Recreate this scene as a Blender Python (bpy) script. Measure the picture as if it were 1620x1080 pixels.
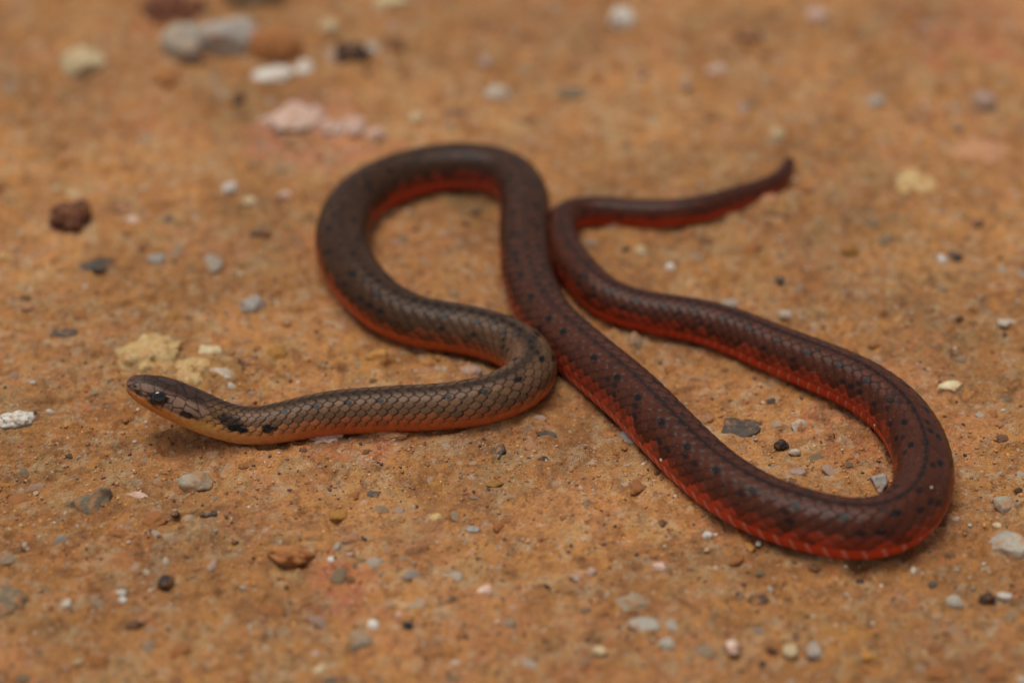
import bpy, bmesh, math, random
import numpy as np
from mathutils import Vector, Matrix, Euler

# ------------------------------------------------------------------ camera
for o in list(bpy.data.objects):
    bpy.data.objects.remove(o)
scene = bpy.context.scene
col = scene.collection
MM = 0.001
PITCH = math.radians(36.0)
DIST = 0.375
FOC, SENS = 90.0, 36.0
cam_d = bpy.data.cameras.new("camera")
cam = bpy.data.objects.new("camera", cam_d)
col.objects.link(cam)
CAMP = np.array([0.0, -DIST * math.cos(PITCH), DIST * math.sin(PITCH)])
cam.location = CAMP
cam.rotation_euler = (math.pi / 2 - PITCH, 0, 0)
cam_d.lens, cam_d.sensor_width = FOC, SENS
cam_d.clip_start, cam_d.clip_end = 0.005, 100
cam_d.dof.use_dof = True
cam_d.dof.focus_distance = 0.3515
cam_d.dof.aperture_fstop = 8.8
cam_d.dof.aperture_blades = 0
scene.camera = cam

# ------------------------------------------------------------------ world, sun, exposure
SUN_EL, SUN_AZ = math.radians(79), math.radians(-60)     # high, to the left and a little behind
world = bpy.data.worlds.new("World")
scene.world = world
world.use_nodes = True
wn = world.node_tree
wn.nodes.clear()
sky = wn.nodes.new("ShaderNodeTexSky")
sky.sky_type = 'NISHITA'
sky.sun_disc = False
sky.sun_elevation = SUN_EL
sky.sun_rotation = SUN_AZ
sky.air_density, sky.dust_density = 1.0, 1.0
hsv = wn.nodes.new("ShaderNodeHueSaturation")
hsv.inputs['Saturation'].default_value = 0.05             # overcast: the sky is nearly white
bg = wn.nodes.new("ShaderNodeBackground")
bg.inputs['Strength'].default_value = 0.05
wo = wn.nodes.new("ShaderNodeOutputWorld")
wn.links.new(sky.outputs[0], hsv.inputs['Color'])
wn.links.new(hsv.outputs[0], bg.inputs['Color'])
wn.links.new(bg.outputs[0], wo.inputs['Surface'])

sun_d = bpy.data.lights.new("sun", 'SUN')
sun_d.energy = 1.5
sun_d.angle = math.radians(36)
sun_d.color = (1.0, 0.94, 0.85)
sun = bpy.data.objects.new("sun", sun_d)
col.objects.link(sun)
sdir = Vector((math.sin(SUN_AZ) * math.cos(SUN_EL), math.cos(SUN_AZ) * math.cos(SUN_EL), math.sin(SUN_EL)))
sun.rotation_euler = sdir.to_track_quat('Z', 'Y').to_euler()
sun.location = sdir * 2

scene.view_settings.view_transform = 'Standard'
scene.view_settings.look = 'None'
scene.view_settings.gamma = 1
scene.view_settings.exposure = 0.74

# ------------------------------------------------------------------ helpers
rng = np.random.default_rng(7)
random.seed(7)
Fv = np.array([0, math.cos(PITCH), -math.sin(PITCH)])
Rv = np.array([1.0, 0, 0])
Uv = np.array([0, math.sin(PITCH), math.cos(PITCH)])


def ray(px, py):
    k = SENS / FOC / 1620.0
    return Fv + (px - 810) * k * Rv - (py - 540) * k * Uv


def on_z(px, py, z=0.0):
    d = ray(px, py)
    t = (z - CAMP[2]) / d[2]
    return CAMP + t * d, t * SENS / FOC / 1620.0       # point, metres per pixel there


def on_y(px, py, y):
    d = ray(px, py)
    t = (y - CAMP[1]) / d[1]
    return CAMP + t * d


def lin(c):
    c = np.asarray(c, float) / 255.0
    return np.where(c <= 0.04045, c / 12.92, ((c + 0.055) / 1.055) ** 2.4)


def L4(c):
    r = lin(c)
    return (float(r[0]), float(r[1]), float(r[2]), 1.0)


def sm(a, b, x):
    t = np.clip((x - a) / (b - a), 0, 1)
    return t * t * (3 - 2 * t)


class VNoise:
    """value noise, period 256 cells"""
    def __init__(s, seed):
        s.t = np.random.default_rng(seed).random((256, 256)) * 2 - 1

    def __call__(s, x, y):
        xi, yi = np.floor(x).astype(int), np.floor(y).astype(int)
        fx, fy = x - xi, y - yi
        fx = fx ** 3 * (fx * (fx * 6 - 15) + 10)
        fy = fy ** 3 * (fy * (fy * 6 - 15) + 10)
        a, b = xi & 255, (xi + 1) & 255
        c, d = yi & 255, (yi + 1) & 255
        t = s.t
        return (t[a, c] * (1 - fx) + t[b, c] * fx) * (1 - fy) + (t[a, d] * (1 - fx) + t[b, d] * fx) * fy


NZ = [VNoise(100 + i) for i in range(10)]


def rot(x, y, a):
    return x * math.cos(a) - y * math.sin(a), x * math.sin(a) + y * math.cos(a)


def h_low(x, y):
    X, Y = x / MM, y / MM
    return MM * (0.9 * NZ[0](X / 38 + 9, Y / 38 + 3) + 0.45 * NZ[1](X / 15 + 40, Y / 15 + 70))


COLLARS = []      # soil heaped against the embedded stones


def h_fine(x, y):
    X, Y = x / MM, y / MM
    a = rot(X, Y, 0.6)
    b = rot(X, Y, 1.3)
    c = rot(X, Y, 2.1)
    h = 0.46 * NZ[2](a[0] / 5.2, a[1] / 5.2)
    n = NZ[3](b[0] / 2.3, b[1] / 2.3)
    h = h + 0.46 * (0.5 - np.abs(n)) * 1.2
    m = NZ[4](c[0] / 1.05, c[1] / 1.05)
    rough = sm(-0.35, 0.5, NZ[7](X / 11 + 5, Y / 11 + 8))
    h = h + (0.075 + 0.19 * rough) * m
    k = NZ[5](a[0] / 0.55, a[1] / 0.55)
    h = h + (0.04 + 0.09 * rough) * k
    pit = NZ[6](b[0] / 3.1 + 50, b[1] / 3.1 + 20)
    h = h - 0.75 * sm(0.50, 0.9, pit)
    return h * MM


def H(x, y):
    h = h_low(x, y) + h_fine(x, y)
    for (cx, cy, r, a) in COLLARS:
        d2 = ((x - cx) ** 2 + (y - cy) ** 2) / (r * r)
        h = h + a * np.exp(-d2)
    return h


def H1(x, y):
    return float(H(np.array([x]), np.array([y]))[0])


def mesh_obj(name, verts, faces, mat, parent=None, smooth=True):
    me = bpy.data.meshes.new(name)
    me.from_pydata([tuple(v) for v in verts], [], faces)
    me.update()
    if smooth:
        me.polygons.foreach_set("use_smooth", [True] * len(me.polygons))
    me.materials.append(mat)
    o = bpy.data.objects.new(name, me)
    col.objects.link(o)
    if parent:
        o.parent = parent
    return o


def grid_mesh(name, V, nu, nv, wrap_v):
    """V (nu,nv,3); fast quad grid"""
    me = bpy.data.meshes.new(name)
    idx = np.arange(nu * nv).reshape(nu, nv)
    if wrap_v:
        idn = np.concatenate([idx, idx[:, :1]], axis=1)
    else:
        idn = idx
    q = np.stack([idn[:-1, :-1], idn[1:, :-1], idn[1:, 1:], idn[:-1, 1:]], -1).reshape(-1, 4)
    me.vertices.add(nu * nv)
    me.vertices.foreach_set("co", V.reshape(-1).astype(np.float32))
    me.loops.add(q.size)
    me.loops.foreach_set("vertex_index", q.reshape(-1).astype(np.int32))
    me.polygons.add(len(q))
    me.polygons.foreach_set("loop_start", np.arange(0, q.size, 4, dtype=np.int32))
    me.polygons.foreach_set("use_smooth", np.ones(len(q), dtype=bool))
    me.update(calc_edges=True)
    me.validate()
    return me


def col_attr(me, name, rgb):
    a = me.attributes.new(name, 'FLOAT_COLOR', 'POINT')
    d = np.ones((len(me.vertices), 4), np.float32)
    d[:, :3] = rgb
    a.data.foreach_set("color", d.reshape(-1))


def flt_attr(me, name, v):
    a = me.attributes.new(name, 'FLOAT', 'POINT')
    a.data.foreach_set("value", v.astype(np.float32).reshape(-1))


def tag(o, label=None, cat=None, group=None, kind=None):
    if label: o["label"] = label
    if cat: o["category"] = cat
    if group: o["group"] = group
    if kind: o["kind"] = kind
    return o


# ------------------------------------------------------------------ node helpers
class NT:
    def __init__(s, name):
        s.m = bpy.data.materials.new(name)
        s.m.use_nodes = True
        s.t = s.m.node_tree
        s.t.nodes.clear()
        s.out = s.n("ShaderNodeOutputMaterial")
        s.b = s.n("ShaderNodeBsdfPrincipled")
        s.l(s.b.outputs[0], s.out.inputs[0])

    def n(s, k, **kw):
        x = s.t.nodes.new(k)
        for a, v in kw.items():
            setattr(x, a, v)
        return x

    def l(s, a, b):
        s.t.links.new(a, b)

    def coord(s, scale):
        c = s.n("ShaderNodeTexCoord")
        m = s.n("ShaderNodeVectorMath", operation='SCALE')
        m.inputs['Scale'].default_value = scale
        s.l(c.outputs['Object'], m.inputs[0])
        return m.outputs[0]

    def noise(s, vec, scale, detail=3, rough=0.55, dist=0.0):
        x = s.n("ShaderNodeTexNoise")
        x.inputs['Scale'].default_value = scale
        x.inputs['Detail'].default_value = detail
        x.inputs['Roughness'].default_value = rough
        x.inputs['Distortion'].default_value = dist
        s.l(vec, x.inputs['Vector'])
        return x.outputs[0]

    def ramp(s, fac, stops, interp='LINEAR'):
        x = s.n("ShaderNodeValToRGB")
        x.color_ramp.interpolation = interp
        e = x.color_ramp.elements
        while len(e) < len(stops):
            e.new(0.5)
        for i, (p, c) in enumerate(stops):
            e[i].position = p
            e[i].color = c if len(c) == 4 else (*c, 1)
        s.l(fac, x.inputs[0])
        return x.outputs[0]

    def mix(s, fac, a, b, mode='MIX'):
        x = s.n("ShaderNodeMix", data_type='RGBA', blend_type=mode)
        for sock, v in ((x.inputs[0], fac), (x.inputs[6], a), (x.inputs[7], b)):
            if isinstance(v, (int, float)):
                sock.default_value = v
            elif isinstance(v, tuple):
                sock.default_value = v
            else:
                s.l(v, sock)
        return x.outputs[2]

    def math(s, op, a, b=0.0, clamp=False):
        x = s.n("ShaderNodeMath", operation=op, use_clamp=clamp)
        for sock, v in ((x.inputs[0], a), (x.inputs[1], b)):
            if isinstance(v, (int, float)):
                sock.default_value = v
            else:
                s.l(v, sock)
        return x.outputs[0]

    def bump(s, h, strength, dist):
        x = s.n("ShaderNodeBump")
        x.inputs['Strength'].default_value = strength
        x.inputs['Distance'].default_value = dist
        s.l(h, x.inputs['Height'])
        s.l(x.outputs[0], s.b.inputs['Normal'])


def G(v):
    return (v, v, v, 1)


# ------------------------------------------------------------------ ground material
def ground_material():
    t = NT("laterite_dirt")
    P = t.coord(1000.0)                          # millimetres
    soil = t.n("ShaderNodeAttribute", attribute_name="soil")
    base = soil.outputs['Color']
    # grains of many colours packed into the soil
    def grains(scale, stops, rmax, seed):
        v = t.n("ShaderNodeTexVoronoi", feature='F1')
        v.inputs['Scale'].default_value = scale
        mp = t.n("ShaderNodeVectorMath", operation='ADD')
        mp.inputs[1].default_value = (seed, seed * 2.3, seed * 1.7)
        dn = t.n("ShaderNodeTexNoise")
        dn.inputs['Scale'].default_value = scale * 1.7
        t.l(P, dn.inputs['Vector'])
        sc = t.n("ShaderNodeVectorMath", operation='SCALE')
        sc.inputs['Scale'].default_value = 0.55 / scale
        t.l(dn.outputs['Color'], sc.inputs[0])
        ad = t.n("ShaderNodeVectorMath", operation='ADD')
        t.l(P, ad.inputs[0]); t.l(sc.outputs[0], ad.inputs[1])
        t.l(ad.outputs[0], mp.inputs[0])
        t.l(mp.outputs[0], v.inputs['Vector'])
        sep = t.n("ShaderNodeSeparateColor")
        t.l(v.outputs['Color'], sep.inputs[0])
        c = t.ramp(sep.outputs[0], stops, 'CONSTANT')
        al = t.math('SUBTRACT', 1.0, t.ramp(v.outputs['Distance'], [(rmax * 0.55, G(0)), (rmax, G(1))]))
        pick = t.math('LESS_THAN', sep.outputs[1], 0.34)
        return c, t.math('MULTIPLY', al, pick), v.outputs['Distance']
    st = [(0.0, L4((112, 76, 50))), (0.16, L4((178, 150, 118))), (0.30, L4((128, 112, 96))), (0.44, L4((186, 122, 86))),
          (0.58, L4((196, 136, 62))), (0.70, L4((98, 72, 58))), (0.82, L4((176, 96, 66))), (0.92, L4((198, 186, 170)))]
    c1, a1, d1 = grains(0.55, st, 0.42, 3.0)
    base = t.mix(t.math('MULTIPLY', a1, 0.38), base, c1)
    c2, a2, d2 = grains(1.5, st, 0.45, 11.0)
    base = t.mix(t.math('MULTIPLY', a2, 0.62), base, c2)
    c3, a3, d3 = grains(3.4, st, 0.48, 23.0)
    base = t.mix(t.math('MULTIPLY', a3, 0.65), base, c3)
    n4 = t.noise(P, 3.2, 4, 0.78)
    base = t.mix(1.0, base, t.ramp(n4, [(0.28, G(0.54)), (0.48, G(1.0)), (0.74, G(1.26))]), 'MULTIPLY')
    t.l(base, t.b.inputs['Base Color'])
    t.b.inputs['Roughness'].default_value = 0.72
    t.b.inputs['Specular IOR Level'].default_value = 0.18
    n6 = t.noise(P, 1.5, 2, 0.6)
    t.bump(t.math('ADD', t.math('MULTIPLY', n4, 0.5), t.math('MULTIPLY', n6, 0.9)), 1.0, 0.00060)
    return t.m


# ------------------------------------------------------------------ stone materials
DUST = (178, 124, 76)


def stone_material(name, c, c2, dust=0.35, rough=0.6, sss=0.0, scale=0.75, cavity=0.5):
    t = NT(name)
    P = t.coord(1000.0)
    oi = t.n("ShaderNodeObjectInfo")
    off = t.n("ShaderNodeVectorMath", operation='ADD')
    sc = t.n("ShaderNodeVectorMath", operation='SCALE')
    cmb = t.n("ShaderNodeCombineXYZ")
    for i in range(3):
        t.l(oi.outputs['Random'], cmb.inputs[i])
    t.l(cmb.outputs[0], sc.inputs[0]); sc.inputs['Scale'].default_value = 60
    t.l(P, off.inputs[0]); t.l(sc.outputs[0], off.inputs[1])
    P = off.outputs[0]
    n = t.noise(P, scale, 4, 0.6, 0.5)
    base = t.ramp(n, [(0.33, L4(c)), (0.66, L4(c2))])
    v = t.noise(P, scale * 4, 4, 0.7)
    base = t.mix(1.0, base, t.ramp(v, [(0.3, G(1 - cavity * 0.55)), (0.55, G(1.0)), (0.8, G(1.12))]), 'MULTIPLY')
    rv = t.ramp(oi.outputs['Random'], [(0, G(0.82)), (1, G(1.1))])
    base = t.mix(1.0, base, rv, 'MULTIPLY')
    d = t.noise(P, scale * 0.8, 5, 0.75)
    dust = dust * 0.8 + 0.16
    base = t.mix(t.ramp(d, [(0.62 - dust * 0.45, G(0)), (0.80 - dust * 0.45, G(0.9))]), base, L4(DUST))
    t.l(base, t.b.inputs['Base Color'])
    t.b.inputs['Roughness'].default_value = rough
    t.b.inputs['Specular IOR Level'].default_value = 0.4
    t.bump(v, 0.7, 0.00025)
    return t.m


MATS = {
    'white':  stone_material("white_quartz", (232, 228, 220), (208, 200, 188), 0.10, 0.5, 0.2),
    'cream':  stone_material("cream_quartz", (222, 206, 168), (196, 174, 132), 0.22, 0.5, 0.25),
    'yellow': stone_material("yellow_quartz", (216, 194, 142), (192, 156, 92), 0.30, 0.45),
    'ochre':  stone_material("ochre_stone", (196, 146, 64), (172, 116, 52), 0.25, 0.7),
    'grey':   stone_material("grey_quartz", (168, 160, 142), (140, 128, 108), 0.30, 0.45, 0.15),
    'pale':   stone_material("pale_grey_quartz", (198, 192, 178), (170, 160, 144), 0.20, 0.45, 0.2),
    'blue':   stone_material("blue_grey_stone", (172, 168, 162), (142, 134, 126), 0.20, 0.5),
    'lilac':  stone_material("lilac_stone", (190, 166, 154), (162, 132, 116), 0.20, 0.6),
    'olive':  stone_material("olive_grey_stone", (134, 122, 98), (98, 90, 72), 0.22, 0.6),
    'slate':  stone_material("dark_slate", (92, 82, 72), (66, 58, 52), 0.1, 0.55),
    'dark':   stone_material("dark_brown_crumb", (72, 52, 42), (48, 36, 32), 0.15, 0.75),
    'black':  stone_material("black_ironstone", (44, 36, 34), (30, 26, 26), 0.05, 0.45),
    'rust':   stone_material("rust_red_clod", (106, 56, 36), (72, 38, 28), 0.12, 0.9),
    'clod':   stone_material("orange_soil_clod", (182, 114, 62), (150, 90, 50), 0.4, 0.9),
    'pink':   stone_material("pink_crumbly_stone", (206, 158, 126), (180, 124, 92), 0.34, 0.8),
    'pinkw':  stone_material("pinkish_white_stone", (230, 204, 190), (206, 166, 148), 0.15, 0.7, 0.1),
    'brown':  stone_material("brown_stone", (124, 84, 58), (96, 66, 48), 0.3, 0.8),
    'purple': stone_material("dark_purple_stone", (104, 78, 66), (78, 58, 50), 0.3, 0.7),
}

# ------------------------------------------------------------------ stone shapes
_bm = bmesh.new()
ICO = {}
for sd in (1, 2, 3, 4):
    _bm.clear()
    bmesh.ops.create_icosphere(_bm, subdivisions=sd, radius=1)
    _bm.verts.ensure_lookup_table()
    ICO[sd] = (np.array([v.co[:] for v in _bm.verts]), [tuple(v.index for v in f.verts) for f in _bm.faces])
_bm.free()


def noise3(p, f, k):
    """cheap smooth 3-D noise from three planar value noises"""
    a = NZ[k % 10](p[:, 0] * f + 17 * k, p[:, 1] * f + 5)
    b = NZ[(k + 3) % 10](p[:, 1] * f + 31, p[:, 2] * f + 11 * k)
    c = NZ[(k + 6) % 10](p[:, 2] * f + 7 * k, p[:, 0] * f + 23)
    return (a + b + c) / 2.0


def stone_shape(kind, seed, sub=4):
    r = np.random.default_rng(seed)
    P, Fc = ICO[sub]
    P = P.copy()
    k = int(r.integers(0, 10))
    o = r.random(3) * 50
    if kind in ('angular', 'slab'):
        for _ in range(11 if kind == 'angular' else 8):
            n = r.normal(size=3)
            n /= np.linalg.norm(n)
            d = r.uniform(0.55, 0.88)
            e = P @ n - d
            P -= np.outer(np.maximum(e, 0), n) * 0.96
        P += P * (0.13 * noise3(P + o, 1.6, k) + 0.08 * noise3(P + o, 4.0, k + 1) + 0.04 * noise3(P + o, 9.0, k + 2))[:, None]
    elif kind == 'round':
        P *= (1 + 0.30 * noise3(P + o, 1.1, k) + 0.13 * noise3(P + o, 2.8, k + 1) + 0.05 * noise3(P + o, 7, k + 2))[:, None]
    elif kind == 'crumb':
        n = noise3(P + o, 2.2, k)
        m = noise3(P + o, 5.0, k + 1)
        P *= (0.86 + 0.26 * n + 0.20 * noise3(P + o[::-1], 3.6, k + 4) + 0.20 * (0.4 - np.abs(m)) + 0.13 * noise3(P + o, 9.0, k + 2))[:, None]
    P /= np.abs(P).max(axis=0)
    return P, Fc


SHARED = {}


def shared_mesh(kind, var, sub, mat):
    key = (kind, var, sub, mat)
    if key not in SHARED:
        P, Fc = stone_shape(kind, 1000 + var * 17 + len(kind), sub)
        me = bpy.data.meshes.new("stone_" + mat)
        me.from_pydata([tuple(v) for v in P], [], Fc)
        me.polygons.foreach_set("use_smooth", [True] * len(me.polygons))
        me.materials.append(MATS[mat])
        SHARED[key] = me
    return SHARED[key]


# ------------------------------------------------------------------ landmark stones, read off the photograph
# x, y, width, height (photo pixels), material, shape, sink (0 = lying on top .. 1 = nearly flush), turn, name, category, label
STONES = [
 (236, 570, 108, 80, 'yellow', 'crumb', .62, 10, 'quartz_stone', 'stone', "large pale yellow quartz stone lying just behind the snake's snout"),
 (272, 542, 48, 26, 'olive', 'round', .5, 0, 'stone', 'stone', "small olive grey stone capping the yellow quartz behind the snake's head"),
 (330, 554, 50, 24, 'cream', 'angular', .45, 5, 'stone', 'stone', "cream flat stone just right of the yellow quartz behind the head"),
 (350, 598, 50, 60, 'pale', 'angular', .70, 70, 'stone', 'stone', "whitish crumbly stone directly behind the snake's nape"),
 (304, 592, 78, 56, 'yellow', 'crumb', .72, -15, 'stone', 'stone', "low yellow crumbly stone between the big quartz and the whitish one"),
 (395, 578, 62, 34, 'brown', 'crumb', .65, 12, 'soil_clod', 'soil clod', "brown hollow soil clod above the snake's neck"),
 (596, 560, 34, 24, 'ochre', 'angular', .5, 0, 'stone', 'stone', "mustard yellow stone chip inside the snake's front bend"),
 (745, 588, 34, 26, 'lilac', 'round', .5, 0, 'pebble', 'pebble', "rounded lilac grey pebble in the corner of the snake's front bend"),
 (26, 668, 58, 30, 'white', 'crumb', .25, 0, 'white_lump', 'stone', "bright white crumbly lump in front of the snake's face"),
 (310, 768, 56, 38, 'grey', 'angular', .45, -25, 'stone', 'stone', "grey green angular stone on the dirt below the snake's neck"),
 (146, 799, 80, 48, 'olive', 'angular', .5, 12, 'stone', 'stone', "olive grey stone with brown streaks, half buried below the snout"),
 (110, 353, 62, 66, 'rust', 'crumb', .3, 0, 'soil_clod', 'soil clod', "dark rust red crumbly clod standing alone on bare dirt"),
 (138, 106, 74, 52, 'cream', 'angular', .25, 0, 'stone', 'stone', "creamy yellow blocky stone away from the heap of bigger stones"),
 (300, 84, 84, 62, 'pale', 'angular', .0, 8, 'stone', 'stone', "beige stone with a dark hollow under it, leaning on a blue one"),
 (366, 78, 100, 70, 'blue', 'angular', .0, 18, 'stone', 'stone', "pale blue grey stone, largest in the heap of stones"),
 (308, 108, 52, 26, 'dark', 'crumb', .15, 0, 'soil_clod', 'soil clod', "dark brown clod tucked under the beige stone of the heap"),  # no real clod: dark lump added as the shaded hollow below the stone
 (440, 86, 92, 72, 'clod', 'round', .1, 0, 'soil_clod', 'soil clod', "bright orange soil clod beside the pale blue grey stone"),
 (434, 122, 72, 28, 'white', 'slab', .2, 22, 'stone', 'stone', "long pale stone splinter in front of the orange clod"),
 (482, 113, 32, 28, 'white', 'round', .3, 0, 'pebble', 'pebble', "round whitish pebble beside the long pale splinter"),
 (520, 46, 32, 28, 'cream', 'round', .3, 0, 'pebble', 'pebble', "round cream pebble behind the orange clod"),
 (558, 94, 60, 44, 'dark', 'crumb', .15, 10, 'stone', 'stone', "dark brown crumbly stone between white pebbles near the heap"),
 (526, 98, 28, 28, 'lilac', 'angular', .3, 0, 'stone', 'stone', "lilac white stone touching the dark brown crumbly stone"),
 (592, 82, 24, 26, 'pale', 'round', .3, 0, 'pebble', 'pebble', "pale grey pebble on the far side of the dark crumbly stone"),
 (622, 74, 44, 36, 'brown', 'crumb', .5, 0, 'soil_clod', 'soil clod', "brown soil clod at the end of the row of stones"),
 (620, 4, 56, 28, 'cream', 'round', .35, 0, 'stone', 'stone', "cream stone at the far edge of the dirt behind the heap"),
 (402, 0, 90, 46, 'olive', 'round', .1, 0, 'stone', 'stone', "big tan grey stone with shaded underside, farthest behind the heap"),
 (275, 25, 110, 60, 'rust', 'crumb', .6, 0, 'soil_clod', 'soil clod', "low rust red clod behind the beige stone"),
 (265, 132, 52, 28, 'clod', 'crumb', .45, 0, 'soil_clod', 'soil clod', "low orange brown clod in front of the beige stone"),
 (376, 160, 24, 18, 'dark', 'round', .3, 0, 'pebble', 'pebble', "dark brown pebble between the heap and the pink crumbly patch"),
 (468, 190, 110, 64, 'pinkw', 'crumb', .70, 0, 'pink_lump', 'stone', "broad pink white crumbly lump, widest of the pink patch"),
 (522, 206, 50, 40, 'pinkw', 'crumb', .4, 0, 'pink_lump', 'stone', "pink white lump in the middle of the pink patch"),
 (560, 202, 46, 36, 'pinkw', 'crumb', .4, 0, 'pink_lump', 'stone', "pale pink lump next to the end of the pink patch"),
 (592, 214, 36, 30, 'pinkw', 'crumb', .4, 0, 'pink_lump', 'stone', "small pink lump ending the pink patch toward the snake's loop"),
 (572, 234, 34, 24, 'pink', 'crumb', .5, 0, 'pink_lump', 'stone', "salmon pink lump on the near rim of the pink patch"),
 (462, 229, 28, 22, 'dark', 'crumb', .5, 0, 'soil_clod', 'soil clod', "dark crumb pressed into the near side of the pink patch"),
 (985, 34, 42, 40, 'white', 'round', .25, 0, 'pebble', 'pebble', "bright white round pebble alone far behind the snake"),
 (1292, 37, 38, 28, 'pinkw', 'round', .3, 0, 'pebble', 'pebble', "pinkish white pebble far behind the snake's tail"),
 (786, 148, 42, 32, 'pale', 'round', .35, 0, 'pebble', 'pebble', "pale grey pebble behind the top of the snake's loop"),
 (1386, 169, 40, 22, 'blue', 'round', .4, 0, 'pebble', 'pebble', "flat bluish pebble behind the snake's tail tip"),
 (1550, 168, 46, 36, 'lilac', 'round', .3, 0, 'pebble', 'pebble', "pale lilac pebble, large, alone beyond the tail tip"),
 (1232, 218, 22, 22, 'cream', 'round', .3, 0, 'pebble', 'pebble', "small cream pebble just behind the snake's tail tip"),
 (768, 97, 26, 24, 'lilac', 'round', .35, 0, 'pebble', 'pebble', "small lilac pebble behind the pale grey pebble above the loop"),
 (1183, 66, 46, 28, 'purple', 'angular', .35, 0, 'stone', 'stone', "dark purple stone alone far behind the tail"),
 (660, 187, 24, 22, 'cream', 'round', .3, 0, 'pebble', 'pebble', "small yellowish cream pebble between pink patch and loop"),
 (718, 178, 38, 20, 'purple', 'slab', .45, 0, 'stone', 'stone', "low purplish brown stone chip behind the snake's loop"),
 (900, 146, 60, 24, 'olive', 'slab', .6, 0, 'stone', 'stone', "olive grey flat stone flush with dirt behind the loop"),
 (836, 186, 48, 24, 'brown', 'crumb', .55, -20, 'soil_clod', 'soil clod', "brown soil clod right behind the snake's loop shoulder"),
 (1108, 188, 46, 18, 'brown', 'crumb', .5, -15, 'soil_clod', 'soil clod', "long brown soil clod behind the straight tail"),
 (1135, 115, 36, 22, 'lilac', 'round', .5, 0, 'pebble', 'pebble', "dull lilac pebble in front of the dark purple stone"),
 (398, 480, 40, 30, 'blue', 'angular', .35, 0, 'stone', 'stone', "bluish white angular stone left of the snake's loop"),
 (366, 299, 26, 24, 'white', 'angular', .3, 0, 'stone', 'stone', "white angular chip left of the loop, beside cream grains"),
 (394, 316, 20, 16, 'cream', 'round', .4, 0, 'pebble', 'pebble', "tiny cream pebble touching the white angular chip"),
 (450, 307, 24, 18, 'pinkw', 'angular', .4, 0, 'stone', 'stone', "tiny pinkish stone between the white chip and the loop"),
 (412, 364, 40, 20, 'purple', 'crumb', .35, 0, 'soil_clod', 'soil clod', "dark purplish brown crumb left of the snake's loop"),
 (208, 347, 24, 18, 'pinkw', 'round', .4, 0, 'pebble', 'pebble', "pale pink pebble to the right of the rust red clod"),
 (268, 344, 16, 14, 'slate', 'round', .3, 0, 'pebble', 'pebble', "tiny dark slate pebble right of the pale pink one"),
 (247, 405, 28, 16, 'blue', 'slab', .5, 0, 'stone', 'stone', "flat blue grey chip in open dirt below the rust clod"),
 (148, 420, 58, 16, 'slate', 'slab', .55, 24, 'stone', 'stone', "long slate splinter lying below the rust red clod"),
 (88, 394, 16, 13, 'pale', 'round', .3, 0, 'pebble', 'pebble', "tiny pale pebble at the foot of the rust red clod"),
 (118, 308, 22, 18, 'cream', 'round', .4, 0, 'pebble', 'pebble', "small cream pebble just behind the rust red clod"),
 (7, 411, 26, 24, 'yellow', 'angular', .4, 0, 'stone', 'stone', "yellow stone chip level with the slate splinter"),
 (104, 530, 42, 16, 'slate', 'slab', .5, 0, 'stone', 'stone', "thin dark grey chip left of the yellow quartz"),
 (455, 509, 18, 14, 'olive', 'round', .3, 0, 'pebble', 'pebble', "small grey brown pebble between blue stone and the snake"),
 (1447, 281, 80, 44, 'yellow', 'round', .85, 0, 'stone', 'stone', "low dull yellow stone sunk in dirt right of the tail tip"),
 (1555, 243, 96, 44, 'pink', 'slab', .75, -8, 'stone', 'stone', "broad pinkish beige stone flush with dirt, beyond the yellow one"),
 (1490, 415, 18, 18, 'white', 'round', .2, 0, 'pebble', 'pebble', "tiny round white pebble touching a dark one"),
 (1511, 411, 27, 22, 'slate', 'round', .3, 0, 'pebble', 'pebble', "dark slate pebble touching the tiny round white one"),
 (1545, 356, 26, 16, 'purple', 'round', .35, 0, 'pebble', 'pebble', "dark purple pebble behind the touching white and dark pair"),
 (1224, 350, 44, 20, 'brown', 'crumb', .4, -12, 'soil_clod', 'soil clod', "dark brown soil clod in front of the tail tip"),
 (1212, 324, 38, 28, 'pink', 'round', .55, 0, 'stone', 'stone', "peach pink stone directly under the snake's tail tip"),
 (1012, 402, 22, 18, 'cream', 'angular', .3, 0, 'stone', 'stone', "cream chip with a dark crumb in the tail's hollow"),
 (991, 400, 16, 13, 'dark', 'crumb', .3, 0, 'soil_clod', 'soil clod', "tiny dark crumb touching the cream chip in the tail's hollow"),
 (1061, 424, 15, 14, 'white', 'round', .3, 0, 'pebble', 'pebble', "tiny white pebble in the tail's hollow beside the cream chip"),
 (973, 362, 20, 14, 'blue', 'round', .3, 0, 'pebble', 'pebble', "small bluish pebble against the underside of the tail"),
 (1088, 354, 18, 14, 'cream', 'round', .3, 0, 'pebble', 'pebble', "small cream pebble against the near side of the tail"),
 (1004, 536, 26, 24, 'grey', 'angular', .35, 0, 'stone', 'stone', "grey green stone touching the snake's belly between its two coils"),
 (1505, 620, 42, 24, 'cream', 'angular', .35, 10, 'stone', 'stone', "bright cream stone just outside the snake's rightmost bend"),
 (1592, 515, 28, 14, 'pale', 'slab', .5, 0, 'stone', 'stone', "flat pale chip behind the bright cream stone"),
 (1241, 497, 22, 16, 'pale', 'round', .35, 0, 'pebble', 'pebble', "pale pebble touching the snake's back behind the long coil"),
 (1170, 674, 66, 28, 'slate', 'slab', .8, 0, 'stone', 'stone', "flat dark slate flake inside the long rear coil"),
 (1237, 705, 24, 20, 'black', 'round', .25, 0, 'pebble', 'pebble', "black brown pebble inside the long rear coil"),
 (1257, 715, 20, 12, 'pale', 'round', .3, 0, 'pebble', 'pebble', "pale grey pebble touching the black brown one"),
 (1312, 697, 22, 15, 'rust', 'crumb', .35, 0, 'soil_clod', 'soil clod', "small rust brown crumb near the slate flake"),
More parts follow.
